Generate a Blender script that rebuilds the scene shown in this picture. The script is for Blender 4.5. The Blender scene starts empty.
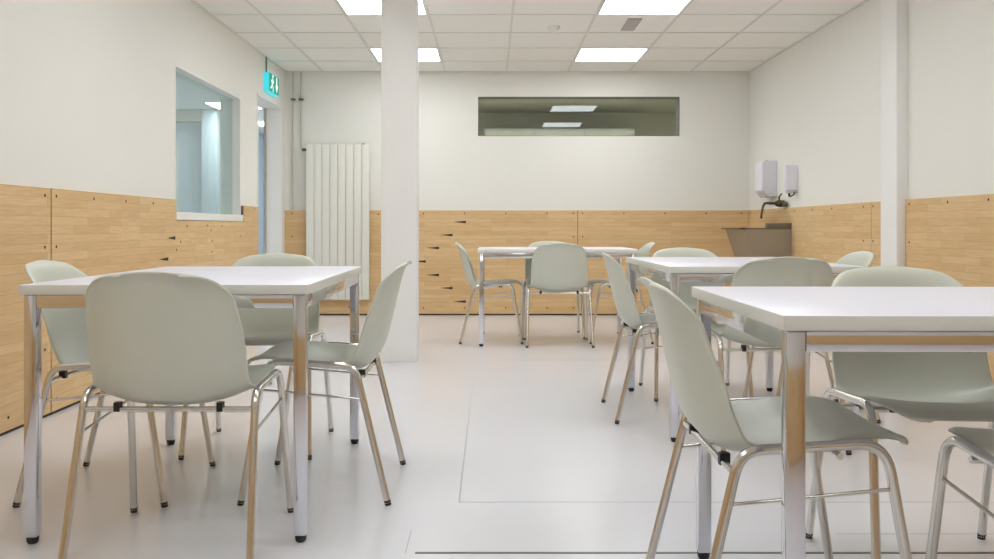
import bpy, bmesh, math, random
from mathutils import Vector, Matrix, Quaternion

random.seed(4)
scene = bpy.context.scene
COL = scene.collection
PI = math.pi

# ------------------------------------------------------------------ room measures (metres)
XL, XR = -2.106, 2.645          # left / right wall faces
YB, YF = 9.10, -1.40            # back wall face, wall behind the viewer
H = 2.485                       # ceiling height
EYE = 0.89
TL = 0.155                      # left wall thickness
PAN = 0.018                     # wall panel thickness
PTOP = 1.078                    # top of the wood panelling, left wall
PTR = 1.069                     # top of the wood panelling, back and right walls


# ------------------------------------------------------------------ materials
def srgb(r, g, b):
    f = lambda c: (c / 12.92 if c <= 0.04045 else ((c + 0.055) / 1.055) ** 2.4)
    return (f(r / 255), f(g / 255), f(b / 255), 1)


def mat(name, col, rough=0.5, metal=0.0, spec=0.5, noise=0.0, nscale=6.0, bump=0.0, bscale=60.0):
    m = bpy.data.materials.new(name)
    m.use_nodes = True
    nt = m.node_tree
    b = nt.nodes['Principled BSDF']
    b.inputs['Base Color'].default_value = col
    b.inputs['Roughness'].default_value = rough
    b.inputs['Metallic'].default_value = metal
    b.inputs['Specular IOR Level'].default_value = spec
    tc = nt.nodes.new('ShaderNodeTexCoord')
    if noise:
        n = nt.nodes.new('ShaderNodeTexNoise')
        n.inputs['Scale'].default_value = nscale
        n.inputs['Detail'].default_value = 4
        nt.links.new(tc.outputs['Object'], n.inputs['Vector'])
        r = nt.nodes.new('ShaderNodeValToRGB')
        r.color_ramp.elements[0].position = .3
        r.color_ramp.elements[1].position = .7
        r.color_ramp.elements[0].color = tuple(c * (1 - noise) for c in col[:3]) + (1,)
        r.color_ramp.elements[1].color = tuple(min(1, c * (1 + noise)) for c in col[:3]) + (1,)
        nt.links.new(n.outputs['Fac'], r.inputs['Fac'])
        nt.links.new(r.outputs['Color'], b.inputs['Base Color'])
    if bump:
        n2 = nt.nodes.new('ShaderNodeTexNoise')
        n2.inputs['Scale'].default_value = bscale
        n2.inputs['Detail'].default_value = 3
        nt.links.new(tc.outputs['Object'], n2.inputs['Vector'])
        bp = nt.nodes.new('ShaderNodeBump')
        bp.inputs['Strength'].default_value = bump
        bp.inputs['Distance'].default_value = .01
        nt.links.new(n2.outputs['Fac'], bp.inputs['Height'])
        nt.links.new(bp.outputs['Normal'], b.inputs['Normal'])
    return m


def emit(name, col, strength, base=.8):
    m = bpy.data.materials.new(name)
    m.use_nodes = True
    b = m.node_tree.nodes['Principled BSDF']
    b.inputs['Base Color'].default_value = (base, base, base, 1)
    b.inputs['Emission Color'].default_value = col
    b.inputs['Emission Strength'].default_value = strength
    return m


def wood():
    m = bpy.data.materials.new('oak_stave_board')
    m.use_nodes = True
    nt = m.node_tree
    L = nt.links.new
    N = nt.nodes.new
    b = nt.nodes['Principled BSDF']
    b.inputs['Roughness'].default_value = .5
    b.inputs['Specular IOR Level'].default_value = .3
    tc = N('ShaderNodeTexCoord')
    sp = N('ShaderNodeSeparateXYZ')
    L(tc.outputs['Object'], sp.inputs[0])
    ad = N('ShaderNodeMath'); ad.operation = 'ADD'
    L(sp.outputs['X'], ad.inputs[0]); L(sp.outputs['Y'], ad.inputs[1])
    cb = N('ShaderNodeCombineXYZ')
    L(ad.outputs[0], cb.inputs['X']); L(sp.outputs['Z'], cb.inputs['Y'])
    br = N('ShaderNodeTexBrick')
    br.inputs['Scale'].default_value = 1
    br.inputs['Mortar Size'].default_value = .0006
    br.inputs['Mortar Smooth'].default_value = .4
    br.inputs['Bias'].default_value = 0
    br.inputs['Brick Width'].default_value = .42
    br.inputs['Row Height'].default_value = .043
    br.offset = .37
    br.offset_frequency = 2
    br.inputs['Color1'].default_value = srgb(*WOOD1)
    br.inputs['Color2'].default_value = srgb(*WOOD2)
    br.inputs['Mortar'].default_value = srgb(176, 130, 80)
    L(cb.outputs[0], br.inputs['Vector'])
    mp = N('ShaderNodeMapping')
    mp.inputs['Scale'].default_value = (3.0, 46, 1)
    L(cb.outputs[0], mp.inputs['Vector'])
    no = N('ShaderNodeTexNoise')
    no.inputs['Scale'].default_value = 2.2
    no.inputs['Detail'].default_value = 6
    L(mp.outputs[0], no.inputs['Vector'])
    rp = N('ShaderNodeValToRGB')
    rp.color_ramp.elements[0].position = .3
    rp.color_ramp.elements[1].position = .72
    rp.color_ramp.elements[0].color = (.86, .85, .82, 1)
    rp.color_ramp.elements[1].color = (1.06, 1.06, 1.06, 1)
    L(no.outputs['Fac'], rp.inputs['Fac'])
    mx = N('ShaderNodeMix'); mx.data_type = 'RGBA'; mx.blend_type = 'MULTIPLY'
    mx.inputs['Factor'].default_value = .8
    L(br.outputs['Color'], mx.inputs['A']); L(rp.outputs['Color'], mx.inputs['B'])
    L(mx.outputs['Result'], b.inputs['Base Color'])
    return m


WOOD1 = (228, 196, 149)
WOOD2 = (218, 181, 132)


def glass(name, col, rough=0.0):
    m = bpy.data.materials.new(name)
    m.use_nodes = True
    nt = m.node_tree
    nt.nodes.clear()
    out = nt.nodes.new('ShaderNodeOutputMaterial')
    tr = nt.nodes.new('ShaderNodeBsdfTransparent')
    tr.inputs['Color'].default_value = col
    gl = nt.nodes.new('ShaderNodeBsdfGlossy')
    gl.inputs['Roughness'].default_value = rough
    fr = nt.nodes.new('ShaderNodeFresnel')
    ge = nt.nodes.new('ShaderNodeNewGeometry')
    mr = nt.nodes.new('ShaderNodeMapRange')
    mr.inputs['To Min'].default_value = 1.52
    mr.inputs['To Max'].default_value = 1 / 1.52
    nt.links.new(ge.outputs['Backfacing'], mr.inputs['Value'])
    nt.links.new(mr.outputs[0], fr.inputs['IOR'])
    mx = nt.nodes.new('ShaderNodeMixShader')
    nt.links.new(fr.outputs[0], mx.inputs[0])
    nt.links.new(tr.outputs[0], mx.inputs[1])
    nt.links.new(gl.outputs[0], mx.inputs[2])
    nt.links.new(mx.outputs[0], out.inputs['Surface'])
    return m


M = {}
M['wall'] = mat('white_wall_paint', srgb(238, 236, 229), .75, spec=.25, bump=.04, bscale=140)
M['wall_front'] = M['wall']
M['ceiling'] = mat('mineral_fibre_tile', srgb(243, 241, 234), .9, spec=.1, bump=.05, bscale=220)
M['grid'] = mat('ceiling_grid_paint', srgb(224, 222, 214), .5)
M['floor'] = mat('pale_cast_floor', srgb(230, 230, 236), .20, spec=.5, noise=.018, nscale=1.3)
M['seam'] = mat('floor_seam', srgb(172, 170, 171), .5)
M['strip'] = mat('floor_strip_metal', srgb(112, 110, 106), .35, metal=.6)
M['wood'] = wood()
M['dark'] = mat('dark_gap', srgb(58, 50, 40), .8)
M['screw'] = mat('screw_steel', srgb(70, 56, 40), .4, metal=.6)
M['white'] = mat('white_lacquer', srgb(240, 238, 232), .35)
M['pillar'] = mat('pillar_paint', srgb(244, 243, 241), .55, bump=.03, bscale=90)
M['tabletop'] = mat('white_laminate', srgb(232, 229, 240), .32, spec=.5)
M['edge'] = mat('white_edge_band', srgb(226, 225, 218), .4)
M['chrome'] = mat('chrome_steel', (.72, .72, .76, 1), .09, metal=1)
M['tube'] = mat('satin_chrome_tube', (.70, .68, .64, 1), .2, metal=1)
M['black'] = mat('black_plastic', srgb(22, 22, 22), .45)
M['shell'] = mat('sage_grey_plastic', srgb(208, 210, 196), .36, spec=.45, bump=.02, bscale=900)
M['rad'] = mat('radiator_enamel', srgb(232, 230, 220), .4)
M['pipe'] = mat('grey_painted_pipe', srgb(204, 201, 190), .4)
M['brass'] = mat('dull_valve_metal', srgb(120, 112, 98), .35, metal=.7)
M['sink'] = mat('brushed_sink_steel', srgb(166, 158, 144), .42, metal=.55)
M['rim'] = mat('dark_sink_rim', srgb(122, 116, 104), .4, metal=.6)
M['tap'] = mat('dark_chrome_tap', srgb(105, 95, 82), .22, metal=.9)
M['disp'] = mat('white_dispenser_plastic', srgb(232, 230, 238), .3)
M['dispgrey'] = mat('grey_dispenser_plastic', srgb(196, 192, 192), .35)
M['vent'] = mat('grey_vent_metal', srgb(168, 163, 154), .5)
M['glass'] = glass('clear_pane', (.87, .945, .93, 1))
M['glassdark'] = glass('grey_green_pane', (.80, .83, .805, 1))
M['lamp'] = emit('lit_panel_diffuser', (.93, .975, 1, 1), 11.0)
M['lampcool'] = emit('lit_cool_panel_diffuser', (.93, .975, 1, 1), 18.0)
M['fillbeyond'] = emit('added_fill_panel_beyond', (1, .98, .93, 1), 30.0)  # added fill light for the room beyond, from unseen panels
M['signface'] = emit('lit_green_sign', srgb(6, 160, 125), .9, .03)
M['signwhite'] = emit('lit_white_pictogram', srgb(215, 255, 250), .85)
M['signside'] = emit('lit_cyan_edge', srgb(60, 225, 240), .95, .05)
M['cool'] = mat('pale_blue_wall', srgb(214, 224, 230), .6)
M['cooldoor'] = mat('pale_grey_blue_door', srgb(190, 203, 212), .45)
M['greyroom'] = mat('grey_green_wall', srgb(198, 196, 184), .8)
M['frame'] = mat('grey_window_frame', srgb(126, 126, 118), .6)


# ------------------------------------------------------------------ mesh helpers
def link(o):
    COL.objects.link(o)
    return o


def build(name, bm, m, parent=None, smooth=False, angle=None):
    bmesh.ops.recalc_face_normals(bm, faces=bm.faces[:])
    me = bpy.data.meshes.new(name)
    bm.to_mesh(me)
    bm.free()
    mats = m if isinstance(m, (list, tuple)) else [m]
    for x in mats:
        me.materials.append(x)
    if smooth:
        me.polygons.foreach_set('use_smooth', [True] * len(me.polygons))
        if angle is not None:
            me.set_sharp_from_angle(angle=angle)
    o = link(bpy.data.objects.new(name, me))
    if parent is not None:
        o.parent = parent
    return o


def add_box(bm, x0, x1, y0, y1, z0, z1, bevel=0.0, seg=2, mi=0):
    vs = [bm.verts.new((x, y, z)) for z in (z0, z1) for y in (y0, y1) for x in (x0, x1)]
    fs = []
    for q in ((0, 2, 3, 1), (4, 5, 7, 6), (0, 1, 5, 4), (2, 6, 7, 3), (0, 4, 6, 2), (1, 3, 7, 5)):
        f = bm.faces.new([vs[i] for i in q])
        f.material_index = mi
        fs.append(f)
    if bevel:
        es = list({e for f in fs for e in f.edges})
        r = bmesh.ops.bevel(bm, geom=es, offset=bevel, segments=seg, profile=.5, affect='EDGES')
        for f in r['faces']:
            f.material_index = mi
    return bm


def box(name, x0, x1, y0, y1, z0, z1, m, parent=None, bevel=0.0, seg=2):
    bm = bmesh.new()
    add_box(bm, min(x0, x1), max(x0, x1), min(y0, y1), max(y0, y1), min(z0, z1), max(z0, z1), bevel, seg)
    return build(name, bm, m, parent, smooth=bevel > 0, angle=.7 if bevel else None)


def add_tube(bm, pts, r, seg=10, cap=True):
    pts = [Vector(p) for p in pts]
    rings = []
    t0 = (pts[1] - pts[0]).normalized()
    ref = Vector((0, 0, 1)) if abs(t0.z) < .9 else Vector((1, 0, 0))
    u = t0.cross(ref).normalized()
    tp = t0
    for i, p in enumerate(pts):
        if i == 0:
            t = t0
        elif i == len(pts) - 1:
            t = (pts[i] - pts[i - 1]).normalized()
        else:
            t = ((pts[i] - pts[i - 1]).normalized() + (pts[i + 1] - pts[i]).normalized()).normalized()
        u = (tp.rotation_difference(t) @ u).normalized()
        tp = t
        v = t.cross(u).normalized()
        rr = r[i] if isinstance(r, (list, tuple)) else r
        rings.append([bm.verts.new(p + (u * math.cos(a) + v * math.sin(a)) * rr)
                      for a in [2 * PI * k / seg for k in range(seg)]])
    for a, b in zip(rings, rings[1:]):
        for k in range(seg):
            bm.faces.new((a[k], a[(k + 1) % seg], b[(k + 1) % seg], b[k]))
    if cap:
        bm.faces.new(rings[0][::-1])
        bm.faces.new(rings[-1])
    return bm


def tube(name, pts, r, m, parent=None, seg=10):
    bm = bmesh.new()
    add_tube(bm, pts, r, seg)
    return build(name, bm, m, parent, smooth=True, angle=.9)


def add_prism(bm, poly, fn, d0, d1):
    """poly: 2-D outline, fn(u, v, d) -> 3-D point; extruded from d0 to d1"""
    a = [bm.verts.new(fn(u, v, d0)) for u, v in poly]
    b = [bm.verts.new(fn(u, v, d1)) for u, v in poly]
    n = len(poly)
    bm.faces.new(a)
    bm.faces.new(b[::-1])
    for i in range(n):
        bm.faces.new((a[i], b[i], b[(i + 1) % n], a[(i + 1) % n]))
    return bm


def empty(name, loc, rz=0.0):
    o = link(bpy.data.objects.new(name, None))
    o.empty_display_size = .1
    o.location = loc
    o.rotation_euler = (0, 0, rz)
    return o


def tag(o, label, cat, group=None):
    o['label'] = label
    o['category'] = cat
    if group:
        o['group'] = group
    return o


def struct(o):
    o['kind'] = 'structure'
    return o


def copy_tree(o, parent=None):
    c = o.copy()
    COL.objects.link(c)
    if parent is not None:
        c.parent = parent
    for ch in list(o.children):
        copy_tree(ch, c)
    return c


# ------------------------------------------------------------------ the room shell
fl = struct(box('floor', XL - TL, XR + .15, YF - .15, YB + .15, -.12, 0, M['floor']))
bm = bmesh.new()
s = .0022
for (x0, x1, y0, y1) in ((-.104 - s, -.104 + s, 2.89, 6.0),
                         (-.104, XR, 6.0 - s, 6.0 + s),
                         (-.104, XR, 2.89 - s, 2.89 + s)):
    add_box(bm, x0, x1, y0, y1, -.001, .0004)
build('seam', bm, M['seam'], fl)
box('seam', 1.00, XR, 2.588, 2.591, -.001, .0004, M['seam'], fl)
box('edge_strip', -.208, XR, 2.432, 2.443, -.001, .0012, M['strip'], fl)
box('seam', -.236, -.233, 2.44, 2.62, -.001, .0004, M['seam'], fl)

# left wall with the window and the doorway
WY0, WY1, WZ0, WZ1 = 5.925, 7.475, .998, 1.982
DY0, DY1, DZ = 8.01, 8.925, 2.10
bm = bmesh.new()
X0 = XL - TL
add_box(bm, X0, XL, YF, WY0, 0, H)
add_box(bm, X0, XL, WY0, WY1, 0, .945)
add_box(bm, X0, XL, WY0, WY1, WZ1, H)
add_box(bm, X0, XL, WY1, DY0, 0, H)
add_box(bm, X0, XL, DY0, DY1, DZ, H)
add_box(bm, X0, XL, DY1, YB + .15, 0, H)
struct(build('wall_left', bm, M['wall']))
struct(box('wall_right', XR, XR + .15, YF, YB + .15, 0, H, M['wall']))
BX0, BX1, BZ0, BZ1 = -.133, 1.928, 1.830, 2.232
bm = bmesh.new()
add_box(bm, XL, BX0, YB, YB + .15, 0, H)
add_box(bm, BX1, XR, YB, YB + .15, 0, H)
add_box(bm, BX0, BX1, YB, YB + .15, 0, BZ0)
add_box(bm, BX0, BX1, YB, YB + .15, BZ1, H)
struct(build('wall_back', bm, M['wall']))
struct(box('wall_front', XL - TL, XR + .15, YF - .15, YF, 0, H, M['wall_front']))

# ceiling: tiles with a hung grid
ce = struct(box('ceiling', XL - TL, XR + .15, YF - .15, YB + .15, H + .004, H + .12, M['ceiling']))
TW = .625
GX = [-1.715 + TW * k for k in range(7)]
GY = [8.515 - .62 * k for k in range(18)]
bm = bmesh.new()
for x in GX:
    add_box(bm, x - .009, x + .009, YF, YB, H - .002, H + .006)
for y in GY:
    add_box(bm, XL, XR, y - .007, y + .007, H - .001, H + .006)
for (x0, x1, y0, y1) in ((XL, XL + .02, YF, YB), (XR - .02, XR, YF, YB), (XL, XR, YB - .02, YB), (XL, XR, YF, YF + .02)):
    add_box(bm, x0, x1, y0, y1, H - .002, H + .006)
build('ceiling_grid', bm, M['grid'], ce)


# wood panelling: boards with screws, joints and slots
def wedge_slot(parent, fn, u0, u1, v, th):
    bm = bmesh.new()
    add_prism(bm, [(u0, v + th * .05), (u1, v - th * .55), (u1, v + th * .55)], fn, PAN - .002, PAN + .0012)
    return build('slot', bm, M['dark'], parent)


SCREW_BM = None


def screws(parent, fn, pts):
    for (u, v) in pts:
        bm = bmesh.new()
        n = 8
        add_prism(bm, [(u + .0075 * math.cos(2 * PI * k / n), v + .0075 * math.sin(2 * PI * k / n)) for k in range(n)],
                  fn, PAN - .002, PAN + .0015)
        build('screw', bm, M['screw'], parent)


fL = lambda u, v, d: (XL + d, u, v)            # u runs along y
fR = lambda u, v, d: (XR - d, u, v)
fB = lambda u, v, d: (u, YB - d, v)            # u runs along x
fF = lambda u, v, d: (u, YF + d, v)


def rect(a, b, c, d):
    return [(a, c), (b, c), (b, d), (a, d)]


def panel(name, fn, poly):
    bm = bmesh.new()
    add_prism(bm, poly, fn, .001, PAN)
    return struct(build(name, bm, M['wood']))


ZB = .015
G2 = .006
SY = 4.225                                       # joint on the left wall
p = panel('trim_1', fL, rect(YF + .02, SY - G2, ZB, PTOP))
screws(p, fL, [(SY - .06, 1.043), (SY - .06, .80), (SY - .06, .56), (SY - .06, .32), (SY - .06, .07),
               (3.85, .07), (3.4, .07), (3.75, 1.043), (3.3, 1.043)])
p = panel('trim_2', fL, [(SY + G2, ZB), (DY0 - .012, ZB), (DY0 - .012, PTOP), (7.528, PTOP), (7.528, .94),
                         (WY0 - .02, .94), (WY0 - .02, PTOP), (SY + G2, PTOP)])
screws(p, fL, [(SY + .05, 1.043), (SY + .05, .80), (SY + .05, .56), (SY + .05, .32), (SY + .05, .07),
               (4.68, 1.043), (5.09, 1.043), (5.50, 1.043), (4.7, .07), (5.2, .07)])


def left_px(px, py):
    Z = -(XL + PAN) * 890 / (491 - px)
    return (Z, EYE + (228 - py) * Z / 890)


screws(p, fL, [left_px(150 + a / 6.21, 190 + b / 6.21) for a, b in
               ((230, 225), (355, 220), (380, 250), (447, 225), (385, 318), (385, 385), (190, 322), (165, 372),
                (650, 118), (560, 285))])
wedge_slot(p, fL, 5.735, 5.885, .824, .022)
wedge_slot(p, fL, 5.60, 5.755, .690, .022)
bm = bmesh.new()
add_prism(bm, rect(7.496, 7.528, .945, PTOP), fL, .001, .006)  # dark strip stands in for the shadow between window frame and panel
build('gap_shade', bm, M['dark'], p)
bm = bmesh.new()
add_prism(bm, rect(SY - G2, SY + G2, ZB, PTOP), fL, .001, .006)
build('joint', bm, M['dark'], p)

# back wall panels: beside the door, then to the right corner
p = panel('trim_3', fB, rect(XL, -.79, ZB, PTR))
screws(p, fB, [(-2.03, 1.04), (-2.03, .80), (-1.15, 1.03), (-1.2, .08), (-.95, .08), (-1.45, .08), (-1.75, .08), (-1.12, .8)])
JX = .885
p = panel('trim_4', fB, rect(-.783, JX - .003, ZB, PTR))
screws(p, fB, [(-.69 + .42 * k, 1.04) for k in range(4)] + [(-.69 + .42 * k, .075) for k in range(4)] +
       [(JX - .045, .80), (JX - .045, 1.04), (JX - .045, .56), (JX - .045, .32), (JX - .045, .075)])
for x1, z in ((-.256, .951), (-.392, .818), (-.530, .686), (-.665, .548), (-.530, .41), (-.392, .277), (-.256, .139)):
    wedge_slot(p, fB, x1 - .135, x1, z, .024)
p = panel('trim_5', fB, rect(JX + .003, XR - PAN - .002, ZB, PTR))
screws(p, fB, [(JX + .05 + .42 * k, 1.04) for k in range(4)] + [(JX + .05 + .42 * k, .075) for k in range(4)] +
       [(JX + .05, .80), (JX + .05, .56), (JX + .05, .32), (XR - .09, 1.04), (XR - .07, .80)])
bm = bmesh.new()
add_prism(bm, rect(JX - .003, JX + .003, ZB, PTR), fB, .001, .010)
build('joint', bm, M['dark'], p)
# right wall panels
JR = 6.15
p = panel('trim_6', fR, rect(JR + .004, YB - PAN - .001, ZB, PTR))
screws(p, fR, [(9.02, 1.04), (7.70, 1.04), (7.28, 1.04), (6.86, 1.04), (6.28, 1.04), (6.28, .80), (6.28, .56), (8.1, 1.04), (8.55, 1.04)])
p = panel('trim_7', fR, rect(5.885, JR - .004, ZB, PTR))
screws(p, fR, [(6.12, 1.04), (5.93, 1.04), (6.12, .80), (5.93, .80), (6.12, .56), (5.93, .56)])
bm = bmesh.new()
add_prism(bm, rect(JR - .004, JR + .004, ZB, PTR), fR, .001, .006)
build('joint', bm, M['dark'], p)
p = panel('trim_8', fR, rect(YF + .02, 5.64, ZB, PTR))
screws(p, fR, [(5.59, 1.04), (5.59, .80), (5.12, 1.04), (4.70, 1.04), (4.3, 1.04), (5.59, .56), (3.88, 1.04)])
p = panel('trim_9', fF, rect(XL + PAN, XR - PAN, ZB, PTR))
# dark strips painted as the shade in the gaps under the panels
for nm, fn, a, b in (('base_shade_left', fL, YF, DY0 - .012), ('base_shade_back', fB, XL, XR), ('base_shade_right', fR, YF, YB - .02),
                     ('base_shade_front', fF, XL, XR)):
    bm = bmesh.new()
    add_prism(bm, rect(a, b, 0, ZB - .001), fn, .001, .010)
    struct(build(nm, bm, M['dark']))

# interior window in the left wall
w = struct(empty('window_1', (XL, (WY0 + WY1) / 2, .945)))
w_inv = w.location.copy()


def rel(o, root):
    o.parent = root
    o.location = -root.location
    return o


bm = bmesh.new()
lt = .012
add_box(bm, X0 - .01, XL + .022, WY0 - .018, WY1 + .02, .945, WZ0, .002)          # sill board
add_box(bm, X0 - .01, XL + .003, WY0, WY0 + lt, WZ0, WZ1)
add_box(bm, X0 - .01, XL + .003, WY1 - lt, WY1 + .004, WZ0, WZ1)
add_box(bm, X0 - .01, XL + .003, WY0, WY1, WZ1 - lt, WZ1)
rel(build('window_frame', bm, M['white']), w)
rel(box('pane', XL - .068, XL - .060, WY0 + lt, WY1 - lt, WZ0, WZ1 - lt, M['glass']), w)

# high window in the back wall
w = struct(empty('window_2', ((BX0 + BX1) / 2, YB, BZ0)))
bm = bmesh.new()
lt = .004
add_box(bm, BX0, BX0 + lt, YB - .002, YB + .15, BZ0, BZ1)
add_box(bm, BX1 - lt, BX1, YB - .002, YB + .15, BZ0, BZ1)
add_box(bm, BX0, BX1, YB - .002, YB + .15, BZ0, BZ0 + lt)
add_box(bm, BX0, BX1, YB - .002, YB + .15, BZ1 - lt, BZ1)
rel(build('window_frame', bm, M['frame']), w)
rel(box('pane', BX0 + lt, BX1 - lt, YB + .012, YB + .020, BZ0 + lt, BZ1 - lt, M['glassdark']), w)

# doorway lining
d = struct(empty('door_1', (XL, (DY0 + DY1) / 2, 0)))
bm = bmesh.new()
add_box(bm, X0 - .012, XL + .008, DY0 - .006, DY0 + .022, 0, DZ)
add_box(bm, X0 - .012, XL + .008, DY1 - .012, DY1 + .006, 0, DZ)
add_box(bm, X0 - .012, XL + .008, DY0, DY1, DZ - .014, DZ + .006)
rel(build('door_frame', bm, M['white']), d)
rel(box('door_stop', X0 - .012, X0 + .012, DY1 - .03, DY1 - .012, 0, DZ - .014, M['vent']), d)

# the passage beyond the left wall
CX = -6.2
struct(box('floor_passage', CX, X0, 2.0, 15.6, -.12, 0, M['floor']))
struct(box('ceiling_passage', CX, X0, 2.0, 15.6, H + .004, H + .12, M['ceiling']))
struct(box('wall_passage_end', -3.9, X0 + .2, 15.4, 15.6, 0, H, M['cool']))
bm = bmesh.new()
add_box(bm, CX, -3.9, 12.2, 12.35, 0, H)
add_box(bm, -4.02, -3.9, 12.35, 15.4, 0, H)
struct(build('wall_passage_side', bm, M['cool']))
struct(box('wall_passage_left', CX - .1, CX, 2.0, 12.35, 0, H, M['cool']))
struct(box('wall_passage_front', CX, X0, 1.9, 2.0, 0, H, M['cool']))
struct(box('wall_passage_right', X0, X0 + .1, YB + .15, 15.6, 0, H, M['cool']))
struct(box('trim_10', CX, -3.9, 12.0, 12.2, 2.33, H, M['greyroom']))
dd = struct(empty('door_2', (-4.75, 12.2, 0)))
rel(box('door_frame', -5.0, -4.28, 12.165, 12.2, 0, 2.08, M['white']), dd)
rel(box('door_leaf', -4.93, -4.35, 12.15, 12.166, .01, 2.02, M['cooldoor']), dd)
rel(tube('door_handle', [(-4.41, 12.15, 1.03), (-4.41, 12.10, 1.03), (-4.52, 12.10, 1.03)], .01, M['vent'], seg=6), dd)
o = struct(box('trim_11', -3.90, -3.70, 11.98, 12.18, 0, H, M['cool'], bevel=.008))

# the dim room beyond the high window
struct(box('floor_beyond', -1.6, 3.4, YB + .15, 13.2, -.12, 0, M['greyroom']))
struct(box('ceiling_beyond', -1.6, 3.4, YB + .15, 13.2, 2.60, 2.70, M['greyroom']))
struct(box('wall_beyond_left', -1.7, -1.6, YB + .15, 13.2, 0, 2.8, M['greyroom']))
struct(box('wall_beyond_right', 3.4, 3.5, YB + .15, 13.2, 0, 2.8, M['greyroom']))
struct(box('wall_beyond_back', -1.7, 3.5, 13.2, 13.3, 0, 2.8, M['greyroom']))

cb_ = empty('cupboard', (.96, 12.7, 0))
box('body', -1.05, 1.05, -.25, .25, .02, 2.28, M['cool'], cb_)
for k in range(3):
    box('door', -1.04 + .70 * k, -.36 + .70 * k, -.27, -.25, .05, 2.25, M['white'], cb_)
box('plinth', -1.03, 1.03, -.23, .24, 0, .02, M['vent'], cb_)
tag(cb_, 'pale tall cupboard whose top edge shows through the high back window', 'cupboard')

# pillars
p = box('pillar', -.729, -.497, 5.90, 6.132, 0, H, M['pillar'], bevel=.006)
tag(p, 'free-standing white square pillar in the room behind the left table', 'pillar')
p = box('pillar', 2.572, XR + .02, 5.645, 5.88, 0, H, M['pillar'], bevel=.006)
tag(p, 'shallow white pillar half sunk into the right wall between wood panels', 'pillar')

# ------------------------------------------------------------------ ceiling fittings
def make_lamp(x0, x1, y0, y1, lm):
    r = empty('ceiling_light', ((x0 + x1) / 2, (y0 + y1) / 2, H))
    hx, hy = (x1 - x0) / 2 - .013, (y1 - y0) / 2 - .011
    bm = bmesh.new()
    f = .008
    for a in ((-hx, hx, -hy, -hy + f), (-hx, hx, hy - f, hy), (-hx, -hx + f, -hy + f, hy - f), (hx - f, hx, -hy + f, hy - f)):
        add_box(bm, a[0], a[1], a[2], a[3], -.003, .004)
    build('frame', bm, M['white'], r)
    box('diffuser', -hx + f, hx - f, -hy + f, hy - f, -.002, .004, lm, r)
    return r


lamp = None
LAB = {(0, 0): 'lit square ceiling panel behind the pillar, nearest the back wall',
       (0, 1): 'lit square ceiling panel behind the pillar, cut by the picture top',
       (1, 0): 'lit square ceiling panel in the row just above the high back window',
       (1, 1): 'lit square ceiling panel cut by the top of the picture, right of centre'}
for ci, k in ((0, 1), (1, 4)):
    x0, x1 = GX[k], GX[k + 1]
    for ri in range(5):
        y1 = GY[0] - 1.86 * ri
        y0 = y1 - .62
        if lamp is None:
            lamp = make_lamp(x0, x1, y0, y1, M['lamp'])
            o = lamp
        else:
            o = copy_tree(lamp)
            o.location = ((x0 + x1) / 2, (y0 + y1) / 2, H)
        tag(o, LAB.get((ci, ri), 'lit square ceiling panel %s, above the %s tables' %
                       (('', '', 'just in front of the pillars', 'over the near chairs', 'above the viewer', 'behind the viewer')[ri],
                        ('left', 'right')[ci])), 'ceiling light', 'square ceiling light panels')
cool = make_lamp(-3.66, -3.04, 11.3, 11.92, M['lampcool'])
tag(cool, 'lit square panel in the passage ceiling, seen through the left window', 'ceiling light', 'passage ceiling lights')
for y, x, lb in ((13.6, -3.3, 'lit square panel far down the passage ceiling, seen through the doorway'),
                 (9.0, -5.0, 'added unseen light panel in the passage ceiling far left beyond the window wall'),  # this and the next two are unseen, added to brighten the passage
                 (7.0, -4.2, 'added unseen light panel in the passage ceiling close beyond the left window'),
                 (4.6, -4.2, 'added unseen light panel at the near end of the passage ceiling')):
    o = copy_tree(cool)
    o.location = (x, y, H)
    tag(o, lb, 'ceiling light', 'passage ceiling lights')

# smoke detector
r = empty('smoke_detector', (.50, 7.07, H))
bm = bmesh.new()
add_tube(bm, [(0, 0, .004), (0, 0, -.012)], .048, 20)
build('base', bm, M['white'], r, True, .7)
bm = bmesh.new()
add_tube(bm, [(0, 0, -.012), (0, 0, -.026), (0, 0, -.038)], [.04, .038, .022], 20)
build('sensor', bm, M['white'], r, True, .7)
tag(r, 'small round white smoke detector on a ceiling tile', 'smoke detector')

# air vent
r = empty('ceiling_vent', (1.10, 6.98, H))
box('frame', -.052, .052, -.20, .20, -.004, .004, M['vent'], r)
for k in range(5):
    x = -.036 + .018 * k
    box('slat', x - .003, x + .003, -.185, .185, -.007, -.003, M['dispgrey'], r)
tag(r, 'grey slotted air vent between the two right ceiling panels', 'air vent')

# exit sign
r = empty('exit_sign', (XL, 8.425, 2.248))
bx = .052
box('housing', .001, bx, -.185, .185, -.088, .088, M['signside'], r, bevel=.004)
box('sign_face', bx, bx + .003, -.180, .180, -.083, .083, M['signface'], r)
fS = lambda u, v, dd_: (dd_, u, v)
bm = bmesh.new()                                         # running figure
o_ = -.07
add_prism(bm, [(o_ + .018 * math.cos(2 * PI * k / 12) + .012, .064 + .018 * math.sin(2 * PI * k / 12)) for k in range(12)], fS, bx + .003, bx + .005)
for poly in ([(-.012, .04), (.014, .04), (.004, -.02), (-.026, -.02)],
             [(-.012, .04), (-.05, .018), (-.044, .004), (-.008, .022)],
             [(.012, .04), (.05, .012), (.042, .002), (.006, .024)],
             [(-.026, -.016), (-.008, -.016), (-.040, -.052), (-.078, -.060), (-.078, -.046), (-.046, -.040)],
             [(-.012, -.016), (.005, -.016), (.032, -.040), (.026, -.082), (.010, -.082), (.014, -.046)]):
    add_prism(bm, [(o_ + a, b) for a, b in poly], fS, bx + .003, bx + .005)
build('running_figure', bm, M['signwhite'], r)
bm = bmesh.new()                                         # arrow pointing down
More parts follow.
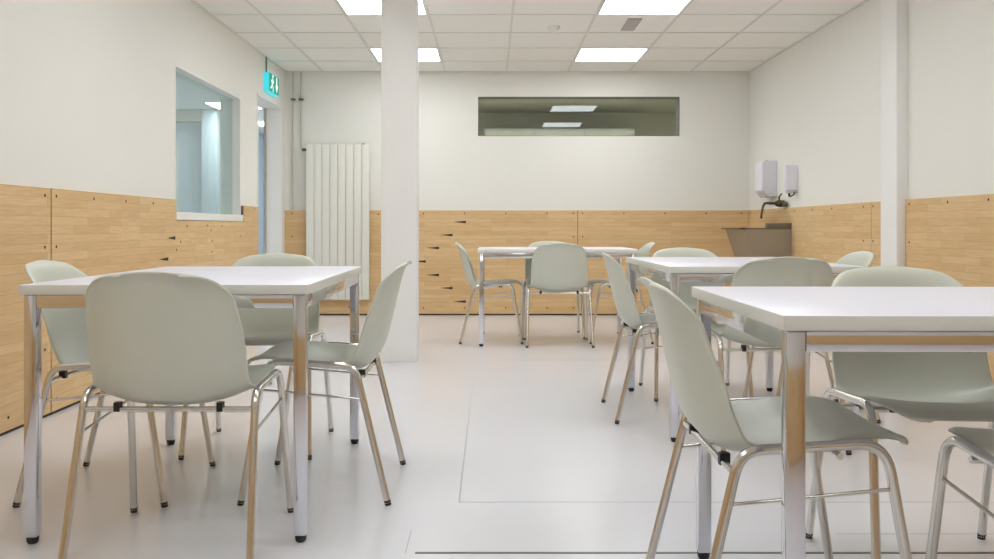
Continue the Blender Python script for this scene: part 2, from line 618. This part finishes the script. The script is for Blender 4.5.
for poly in ([(.075, .075), (.105, .075), (.105, -.005), (.075, -.005)],
             [(.045, -.002), (.135, -.002), (.09, -.07)]):
    add_prism(bm, poly, fS, bx + .003, bx + .005)
build('arrow', bm, M['signwhite'], r)
tube('cable', [(.014, -.14, .085), (.014, -.14, H - 2.248)], .007, M['brass'], r, 8)
tag(r, 'lit green emergency exit sign with running figure and arrow above the doorway', 'exit sign')

# ------------------------------------------------------------------ radiator and pipes
RX0, RX1, RZ0, RZ1 = -1.872, -1.232, .165, 1.735
r = empty('radiator', ((RX0 + RX1) / 2, 9.03, RZ0))
n = 8
pw = (RX1 - RX0) / n
cx = (RX0 + RX1) / 2
fin = None
for k in range(n):
    xx = RX0 - cx + pw * (k + .5)
    if fin is None:
        fin = box('radiator_column', -pw / 2 + .0018, pw / 2 - .0018, -.03, -.004, 0, RZ1 - RZ0, M['rad'], r, bevel=.003)
        fin.location.x = xx
    else:
        c = fin.copy()
        COL.objects.link(c)
        c.parent = r
        c.location.x = xx
for z in (.03, RZ1 - RZ0 - .07):
    box('manifold', RX0 - cx + .004, RX1 - cx - .004, -.006, .022, z, z + .04, M['rad'], r)
for sx in (-.22, .22):
    box('bracket', sx - .015, sx + .015, .020, .052, 1.1, 1.2, M['rad'], r)
tube('valve', [(RX0 - cx - .045, .01, RZ1 - RZ0 - .05), (RX0 - cx + .006, .01, RZ1 - RZ0 - .05)], [.016, .013], M['brass'], r, 10)
tube('bleed_valve', [(RX1 - cx - .06, -.012, RZ1 - RZ0 - .002), (RX1 - cx - .06, -.012, RZ1 - RZ0 + .012)], .01, M['brass'], r, 8)
tag(r, 'tall white flat-column radiator on the back wall left of the pillar', 'radiator')

for px_, zb, lb, nm in ((-2.018, PTOP - .002, 'left of two thin grey pipes on the back wall, running down to the wood panel', 0),
                        (-1.936, 1.685, 'right of two thin grey pipes on the back wall, dropping to the radiator valve', 1)):
    r = empty('heating_pipe', (px_, YB - .02, zb))
    pts = [(0, 0, H - zb + .003), (0, 0, .03 if nm else .0)]
    if nm:
        pts += [(.004, -.008, .012), (.018, -.03, .0)]
        pts[-1] = (.022, -.028, 0.0)
    tube('pipe', pts, .009, M['pipe'], r, 10)
    box('clamp', -.022, .022, -.018, .018, 2.19 - zb, 2.212 - zb, M['brass'], r, bevel=.004)
    tag(r, lb, 'pipe', 'heating pipes beside the door')

# ------------------------------------------------------------------ wash trough, tap, dispensers
TY0, TY1 = 7.78, 8.40
r = empty('wash_trough', (XR - PAN, (TY0 + TY1) / 2, .60))
hy = (TY1 - TY0) / 2
D0 = .415
bm = bmesh.new()
T = .012
prof_o = [(0, .285), (-D0, .285), (-D0 + .10, -.02), (0, -.02)]            # (x, z) outer
prof_i = [(-T, .285), (-D0 + .02, .285), (-D0 + .115, .03), (-T, .03)]
ov = [[bm.verts.new((x, y, z)) for x, z in prof_o] for y in (-hy, hy)]
iv = [[bm.verts.new((x, y, z)) for x, z in prof_i] for y in (-hy + T, hy - T)]
for i in range(1, 4):
    j = (i + 1) % 4
    bm.faces.new((ov[0][i], ov[0][j], ov[1][j], ov[1][i]))
bm.faces.new(ov[0]); bm.faces.new(ov[1][::-1])
for i in range(1, 4):
    j = (i + 1) % 4
    bm.faces.new((iv[0][i], iv[1][i], iv[1][j], iv[0][j]))
bm.faces.new(iv[0][::-1]); bm.faces.new(iv[1])
bm.faces.new((ov[0][0], ov[0][1], iv[0][1], iv[0][0]))
bm.faces.new((ov[1][1], ov[1][0], iv[1][0], iv[1][1]))
bm.faces.new((ov[0][1], ov[1][1], iv[1][1], iv[0][1]))
bm.faces.new((ov[1][0], ov[0][0], iv[0][0], iv[1][0]))
build('basin', bm, M['sink'], r)
bm = bmesh.new()
for a in ((-D0 - .035, -D0 + .02, -hy - .006, hy + .012), (-D0 - .035, -.006, -hy - .006, -hy + .014), (-D0 - .035, -.006, hy - .012, hy + .012)):
    add_box(bm, a[0], a[1], a[2], a[3], .278, .290)
build('rim', bm, M['rim'], r)
box('splash_back', -.018, -.001, -hy - .006, hy + .012, .285, .335, M['rim'], r, bevel=.003)
box('end_ledge', -.20, -.016, -hy - .006, -hy + .10, .286, .332, M['rim'], r, bevel=.003)
tag(r, 'brown-grey steel wash trough with sloping front on the right wall', 'wash trough')

r = empty('wall_tap', (XR - PAN, 7.98, 1.11))
tube('body', [(-.0, 0, 0), (-.055, 0, 0), (-.075, 0, 0)], [.03, .03, .024], M['tap'], r, 14)
tube('spout', [(-.07, 0, 0), (-.11, 0, .002), (-.155, 0, .004), (-.175, 0, -.002), (-.188, 0, -.025), (-.198, 0, -.08), (-.206, 0, -.135)],
     [.014, .013, .012, .012, .011, .010, .010], M['tap'], r, 10)
tube('lever', [(-.045, -.01, .025), (-.05, -.02, .055), (-.03, -.03, .09)], [.010, .008, .007], M['tap'], r, 8)
for s_ in (-1, 1):
    tube('rosette', [(0, s_ * .075, -.01), (-.02, s_ * .075, -.01), (-.026, s_ * .05, -.008), (-.03, s_ * .01, -.004)], [.022, .020, .014, .012], M['tap'], r, 12)
tag(r, 'dark metal wall tap with a thin hooked spout over the wash trough', 'tap')

r = empty('towel_dispenser', (XR, 8.35, 1.18))
bm = bmesh.new()
add_prism(bm, [(0, 0), (-.085, .0), (-.135, .055), (-.135, .31), (-.125, .333), (0, .335)], lambda u, v, d_: (u, d_, v), -.12, .12)
bmesh.ops.bevel(bm, geom=bm.edges[:], offset=.006, segments=2, affect='EDGES')
build('cover', bm, M['disp'], r, True, .6)
box('outlet', -.095, -.02, -.09, .09, -.004, .004, M['dispgrey'], r)
box('lock', -.07, -.05, -.01, .01, .335, .345, M['vent'], r)
tag(r, 'larger white paper towel dispenser on the right wall above the wash trough', 'dispenser')

r = empty('soap_dispenser', (XR, 7.70, 1.19))
box('cover', -.104, .002, -.03, .03, .03, .245, M['disp'], r, bevel=.008)
box('bracket', -.09, .002, -.027, .027, .0, .032, M['dispgrey'], r, bevel=.004)
tube('nozzle', [(-.065, -.0, .004), (-.065, -.0, -.03)], [.012, .008], M['black'], r, 8)
tube('lever', [(-.03, -.025, .012), (-.035, -.036, -.01), (-.07, -.038, -.03)], .006, M['black'], r, 8)
tag(r, 'smaller white soap dispenser right of the towel dispenser on the wall', 'dispenser')


# ------------------------------------------------------------------ tables
def make_table():
    L2, W2, T_, ZT = .60, .404, .028, .731
    r = empty('table', (0, 0, 0))
    bm = bmesh.new()
    add_box(bm, -L2, L2, -W2, W2, ZT - T_, ZT, .0022, 2, 0)
    bm.faces.ensure_lookup_table()
    bmesh.ops.recalc_face_normals(bm, faces=bm.faces[:])
    for f in bm.faces:
        f.material_index = 0 if abs(f.normal.z) > .75 else 1
    build('tabletop', bm, [M['tabletop'], M['edge']], r, True, .5)
    lx, ly, q = L2 - .027, W2 - .027, .0178
    zt = ZT - T_ - .001
    for sx, sy in ((1, 1), (1, -1), (-1, 1), (-1, -1)):
        lg = box('leg', -q, q, -q, q, .020, zt, M['chrome'], r, bevel=.004)
        lg.location = (sx * lx, sy * ly, 0)
        ft = tube('foot', [(0, 0, 0), (0, 0, .006), (0, 0, .021)], [.012, .016, .0172], M['black'], lg, 14)
    ah = .038
    for sy in (1, -1):
        box('apron', -lx + q, lx - q, sy * (ly + .010) - .008, sy * (ly + .010) + .006, zt - ah, zt, M['chrome'], r, bevel=.002)
    for sx in (1, -1):
        box('apron', sx * (lx + .010) - .007, sx * (lx + .010) + .007, -ly + q, ly - q, zt - ah, zt, M['chrome'], r, bevel=.002)
    return r


TG = 'white rectangular tables'
t1 = make_table()
t1.location = (-.929, 3.095, 0); t1.rotation_euler.z = math.radians(90 + 1.1)
tag(t1, 'white chrome-legged table at the left, nearest the left wood wall', 'table', TG)
for loc, rz, lb in (((1.138, 2.008, 0), -1.1, 'white chrome-legged table in the right foreground, cut by the picture edge'),
                    ((1.142, 4.28, 0), 90, 'white chrome-legged table in the middle on the right, behind the right foreground table'),
                    ((.500, 7.07, 0), 0, 'white chrome-legged table farthest away, before the back wall')):
    t = copy_tree(t1)
    t.location = loc
    t.rotation_euler.z = math.radians(rz)
    tag(t, lb, 'table', TG)


# ------------------------------------------------------------------ chairs
def catmull(P, n):
    out = []
    Q = [P[0] * 2 - P[1]] + P + [P[-1] * 2 - P[-2]]
    for i in range(1, len(Q) - 2):
        for k in range(n):
            t = k / n
            a, b, c, d = Q[i - 1], Q[i], Q[i + 1], Q[i + 2]
            out.append(.5 * ((2 * b) + (c - a) * t + (2 * a - 5 * b + 4 * c - d) * t * t + (3 * b - a - 3 * c + d) * t ** 3))
    out.append(P[-1].copy())
    return out


def lerp_table(tab, x):
    for (x0, y0), (x1, y1) in zip(tab, tab[1:]):
        if x <= x1:
            t = max(0, (x - x0) / (x1 - x0))
            t = t * t * (3 - 2 * t)
            return y0 + (y1 - y0) * t
    return tab[-1][1]


def shell_mesh():
    prof = [Vector(p) for p in ((-.274, .780), (-.258, .735), (-.240, .66), (-.221, .58), (-.200, .500), (-.172, .446), (-.128, .412),
                                (-.068, .408), (.010, .428), (.09, .450), (.160, .461), (.212, .456), (.240, .441))]
    dense = catmull(prof, 16)
    cum = [0]
    for a, b in zip(dense, dense[1:]):
        cum.append(cum[-1] + (b - a).length)
    Lt = cum[-1]

    def at(s):
        s = min(max(s, 0), Lt)
        for i in range(1, len(cum)):
            if s <= cum[i] + 1e-9:
                t = (s - cum[i - 1]) / (cum[i] - cum[i - 1])
                p = dense[i - 1].lerp(dense[i], t)
                return p
        return dense[-1]

    def tang(s):
        a, b = at(max(0, s - .012)), at(min(Lt, s + .012))
        return (b - a).normalized()
    RT, RF = .125, .075
    S = [RT * (1 - math.cos(PI / 2 * k / 9)) for k in range(10)]
    mid = 26
    S += [RT + (Lt - RT - RF) * k / mid for k in range(1, mid)]
    S += [Lt - RF * (1 - math.cos(PI / 2 * k / 7)) for k in range(7, -1, -1)]
    NU = 26
    wt = [(0, .188), (.10, .197), (.20, .208), (.30, .211), (.36, .211), (.43, .222), (.56, .226), (.68, .214), (.8, .2)]
    ct = [(0, .022), (.12, .055), (.25, .068), (.33, .066), (.40, .056), (.50, .044), (.60, .026), (.68, .014), (.78, .006)]
    grid = []
    for s in S:
        p, t = at(s), tang(s)
        nrm = Vector((-t.y, t.x))              # towards the sitter
        if nrm.x < 0 and s < .3 * Lt:
            nrm = -nrm
        if nrm.y < 0:
            nrm = -nrm
        w_ = lerp_table(wt, s)
        d1, d2 = s, Lt - s
        if d1 < RT:
            k = .42
            w_ *= k + (1 - k) * (1 - (1 - d1 / RT) ** 2.3) ** (1 / 2.3)
        if d2 < RF:
            k = .62
            w_ *= k + (1 - k) * (1 - (1 - d2 / RF) ** 2.3) ** (1 / 2.3)
        c = lerp_table(ct, s)
        lip = -.010 * max(0, 1 - d1 / .03) ** 2
        row = []
        for i in range(NU + 1):
            u = math.sin((i / NU * 2 - 1) * PI / 2 * .96) / math.sin(PI / 2 * .96)
            au = abs(u)
            off = c * au ** 2.6 * min(1, w_ / .19) ** 2 + lip
            off -= .007 * max(0, (au - .90) / .10) ** 2
            drop = -.010 * u * u * max(0, 1 - d1 / .10)
            row.append(Vector((p.x + nrm.x * off, u * w_, p.y + nrm.y * off + drop)))
        grid.append(row)
    nr, nc = len(grid), NU + 1
    nor = [[None] * nc for _ in range(nr)]
    for j in range(nr):
        for i in range(nc):
            a = grid[min(j + 1, nr - 1)][i] - grid[max(j - 1, 0)][i]
            b = grid[j][min(i + 1, nc - 1)] - grid[j][max(i - 1, 0)]
            nn = a.cross(b)
            nor[j][i] = nn.normalized() if nn.length > 1e-12 else Vector((0, 0, 1))
    bm = bmesh.new()
    h = .0032
    A = [[bm.verts.new(grid[j][i] + nor[j][i] * h) for i in range(nc)] for j in range(nr)]
    B = [[bm.verts.new(grid[j][i] - nor[j][i] * h) for i in range(nc)] for j in range(nr)]
    for j in range(nr - 1):
        for i in range(nc - 1):
            bm.faces.new((A[j][i], A[j][i + 1], A[j + 1][i + 1], A[j + 1][i]))
            bm.faces.new((B[j][i], B[j + 1][i], B[j + 1][i + 1], B[j][i + 1]))
    loop = [(0, i) for i in range(nc)] + [(j, nc - 1) for j in range(1, nr)] + [(nr - 1, i) for i in range(nc - 2, -1, -1)] + \
           [(j, 0) for j in range(nr - 2, 0, -1)]
    # rounded rim: one extra loop pushed outwards
    cen = []
    m = len(loop)
    for k, (j, i) in enumerate(loop):
        pv, nx = loop[k - 1], loop[(k + 1) % m]
        tg = (grid[nx[0]][nx[1]] - grid[pv[0]][pv[1]])
        out = tg.cross(nor[j][i])
        if out.length < 1e-9:
            out = Vector((0, 0, 0))
        else:
            out.normalize()
        inner = grid[min(max(j, 1), nr - 2)][min(max(i, 1), nc - 2)]
        if out.dot(grid[j][i] - inner) < 0:
            out = -out
        cen.append(bm.verts.new(grid[j][i] + out * h * .9))
    for k, (j, i) in enumerate(loop):
        k2 = (k + 1) % m
        j2, i2 = loop[k2]
        bm.faces.new((A[j][i], A[j2][i2], cen[k2], cen[k]))
        bm.faces.new((cen[k], cen[k2], B[j2][i2], B[j][i]))
    return bm


def make_chair():
    r = empty('chair', (0, 0, 0))
    build('seat_shell', shell_mesh(), M['shell'], r, smooth=True)
    R = .0108
    rb, fb = Vector((-.132, .231, .444)), Vector((.160, .228, .460))       # bend corners of one side
    rf, ff = Vector((-.240, .246, 0)), Vector((.235, .246, 0))
    for s_ in (1, -1):
        m_ = lambda v: Vector((v.x, v.y * s_, v.z))

        def bend(c, a, b, rad, n=7):
            da, db = (a - c).normalized(), (b - c).normalized()
            p0, p2 = c + da * rad, c + db * rad
            return [p0 * (1 - t) ** 2 + c * 2 * t * (1 - t) + p2 * t * t for t in [k / n for k in range(n + 1)]]
        b1 = bend(rb, rf, fb, .044)
        b2 = bend(fb, rb, ff, .06)
        rail = b1 + b2
        tube('side_rail', [m_(v) for v in rail], R, M['tube'], r, 12)
        for foot, top in ((rf, b1[0]), (ff, b2[-1])):
            lo = foot + (top - foot) * (.008 / top.z)
            lg = tube('leg', [m_(lo), m_(top)], R, M['tube'], r, 12)
            tube('foot_cap', [m_(foot), m_(foot + (top - foot) * (.016 / top.z))], [R * .95, R * 1.06], M['black'], lg, 10)
        pr = rf + (b1[0] - rf) * (.337 / b1[0].z)
        pf = ff + (b2[-1] - ff) * (.368 / b2[-1].z)
        tube('stretcher', [m_(pr), m_(pf)], .0042, M['tube'], r, 8)
    c1 = rf + (b1[0] - rf) * .995
    tube('crossbar', [(c1.x, c1.y, c1.z), (c1.x, -c1.y, c1.z)], .0075, M['tube'], r, 10)
    c2 = Vector((fb.x - .090, fb.y - .001, fb.z - .028))
    tube('crossbar', [(c2.x, c2.y, c2.z), (c2.x, -c2.y, c2.z)], .0075, M['tube'], r, 10)
    for s_ in (1, -1):
        box('spacer', c1.x - .008, c1.x + .014, s_ * .139 - .008, s_ * .139 + .008, c1.z - .006, .418, M['black'], r)
        box('spacer', c2.x - .013, c2.x + .013, s_ * .139 - .010, s_ * .139 + .010, c2.z - .006, .446, M['black'], r)
    return r


CG = 'sage grey shell chairs around the tables'
CHAIRS = [
    # x, y, heading in degrees (0 faces right), label
    (-.873, 2.555, 90, 'grey-green shell chair seen from behind at the near end of the left table'),
    (-.570, 3.105, 180, 'grey-green shell chair in side view at the right side of the left table'),
    (-1.276, 3.085, 0, 'grey-green shell chair between the left table and the left wood wall'),
    (-.945, 3.655, 270, 'grey-green shell chair at the far end of the left table, before the radiator'),
    (.630, 2.010, 0, 'grey-green shell chair in side view at the left end of the right foreground table'),
    (1.155, 2.315, 269, 'grey-green shell chair facing the viewer on the far side of the right foreground table'),
    (1.175, 1.69, 90, 'grey-green shell chair of which only front seat and legs show at the lower right corner'),
    (.812, 4.295, 0, 'grey-green shell chair in side view at the left side of the middle right table'),
    (1.158, 3.73, 90, 'grey-green shell chair seen from behind at the near end of the middle right table'),
    (1.093, 4.80, 270, 'grey-green shell chair at the far end of the middle right table'),
    (1.530, 4.31, 180, 'grey-green shell chair at the right side of the middle right table, below the right pillar'),
    (.004, 7.065, 0, 'grey-green shell chair in side view at the left end of the farthest table'),
    (.513, 6.845, 90, 'grey-green shell chair seen from behind at the near side of the farthest table'),
    (.500, 7.35, 270, 'grey-green shell chair mostly hidden on the far side of the farthest table'),
    (1.000, 7.07, 180, 'grey-green shell chair at the right end of the farthest table'),
]
proto = None
for x, y, a, lb in CHAIRS:
    if proto is None:
        proto = make_chair()
        c = proto
    else:
        c = copy_tree(proto)
    c.location = (x, y, 0)
    c.rotation_euler.z = math.radians(a)
    tag(c, lb, 'chair', CG)

# ------------------------------------------------------------------ unseen lamps added to brighten the room beyond the high window
bl = None
for bx_, pos in ((-.3, 'left'), (.9, 'middle'), (2.1, 'right')):
    if bl is None:
        bl = make_lamp(bx_ - .31, bx_ + .31, 9.8, 10.4, M['fillbeyond'])
        o = bl
    else:
        o = copy_tree(bl)
    o.location = (bx_, 10.1, 2.595)
    tag(o, 'added unseen panel at the %s, brightening the dim room beyond the back window' % pos, 'ceiling light', 'added unseen lights of the room beyond')

# ------------------------------------------------------------------ camera, world, view
cam = bpy.data.cameras.new('camera')
cam.sensor_width = 36
cam.lens = 36 * 890 / 994
cam.shift_x = 6 / 994
cam.shift_y = -51.5 / 994
cam.clip_start = .02
co = link(bpy.data.objects.new('camera', cam))
co.location = (0, 0, EYE)
co.rotation_euler = (PI / 2, 0, 0)
scene.camera = co

wd = bpy.data.worlds.new('world')
wd.use_nodes = True
wd.node_tree.nodes['Background'].inputs['Color'].default_value = (.9, .95, 1, 1)
wd.node_tree.nodes['Background'].inputs['Strength'].default_value = .3
scene.world = wd

vs = scene.view_settings
vs.view_transform = 'Standard'
vs.look = 'None'
vs.exposure = -0.08
vs.gamma = 1
vs.use_curve_mapping = False
scene.cycles.max_bounces = 12
scene.cycles.diffuse_bounces = 6
scene.cycles.glossy_bounces = 6
scene.cycles.caustics_reflective = False
scene.cycles.sample_clamp_indirect = 6
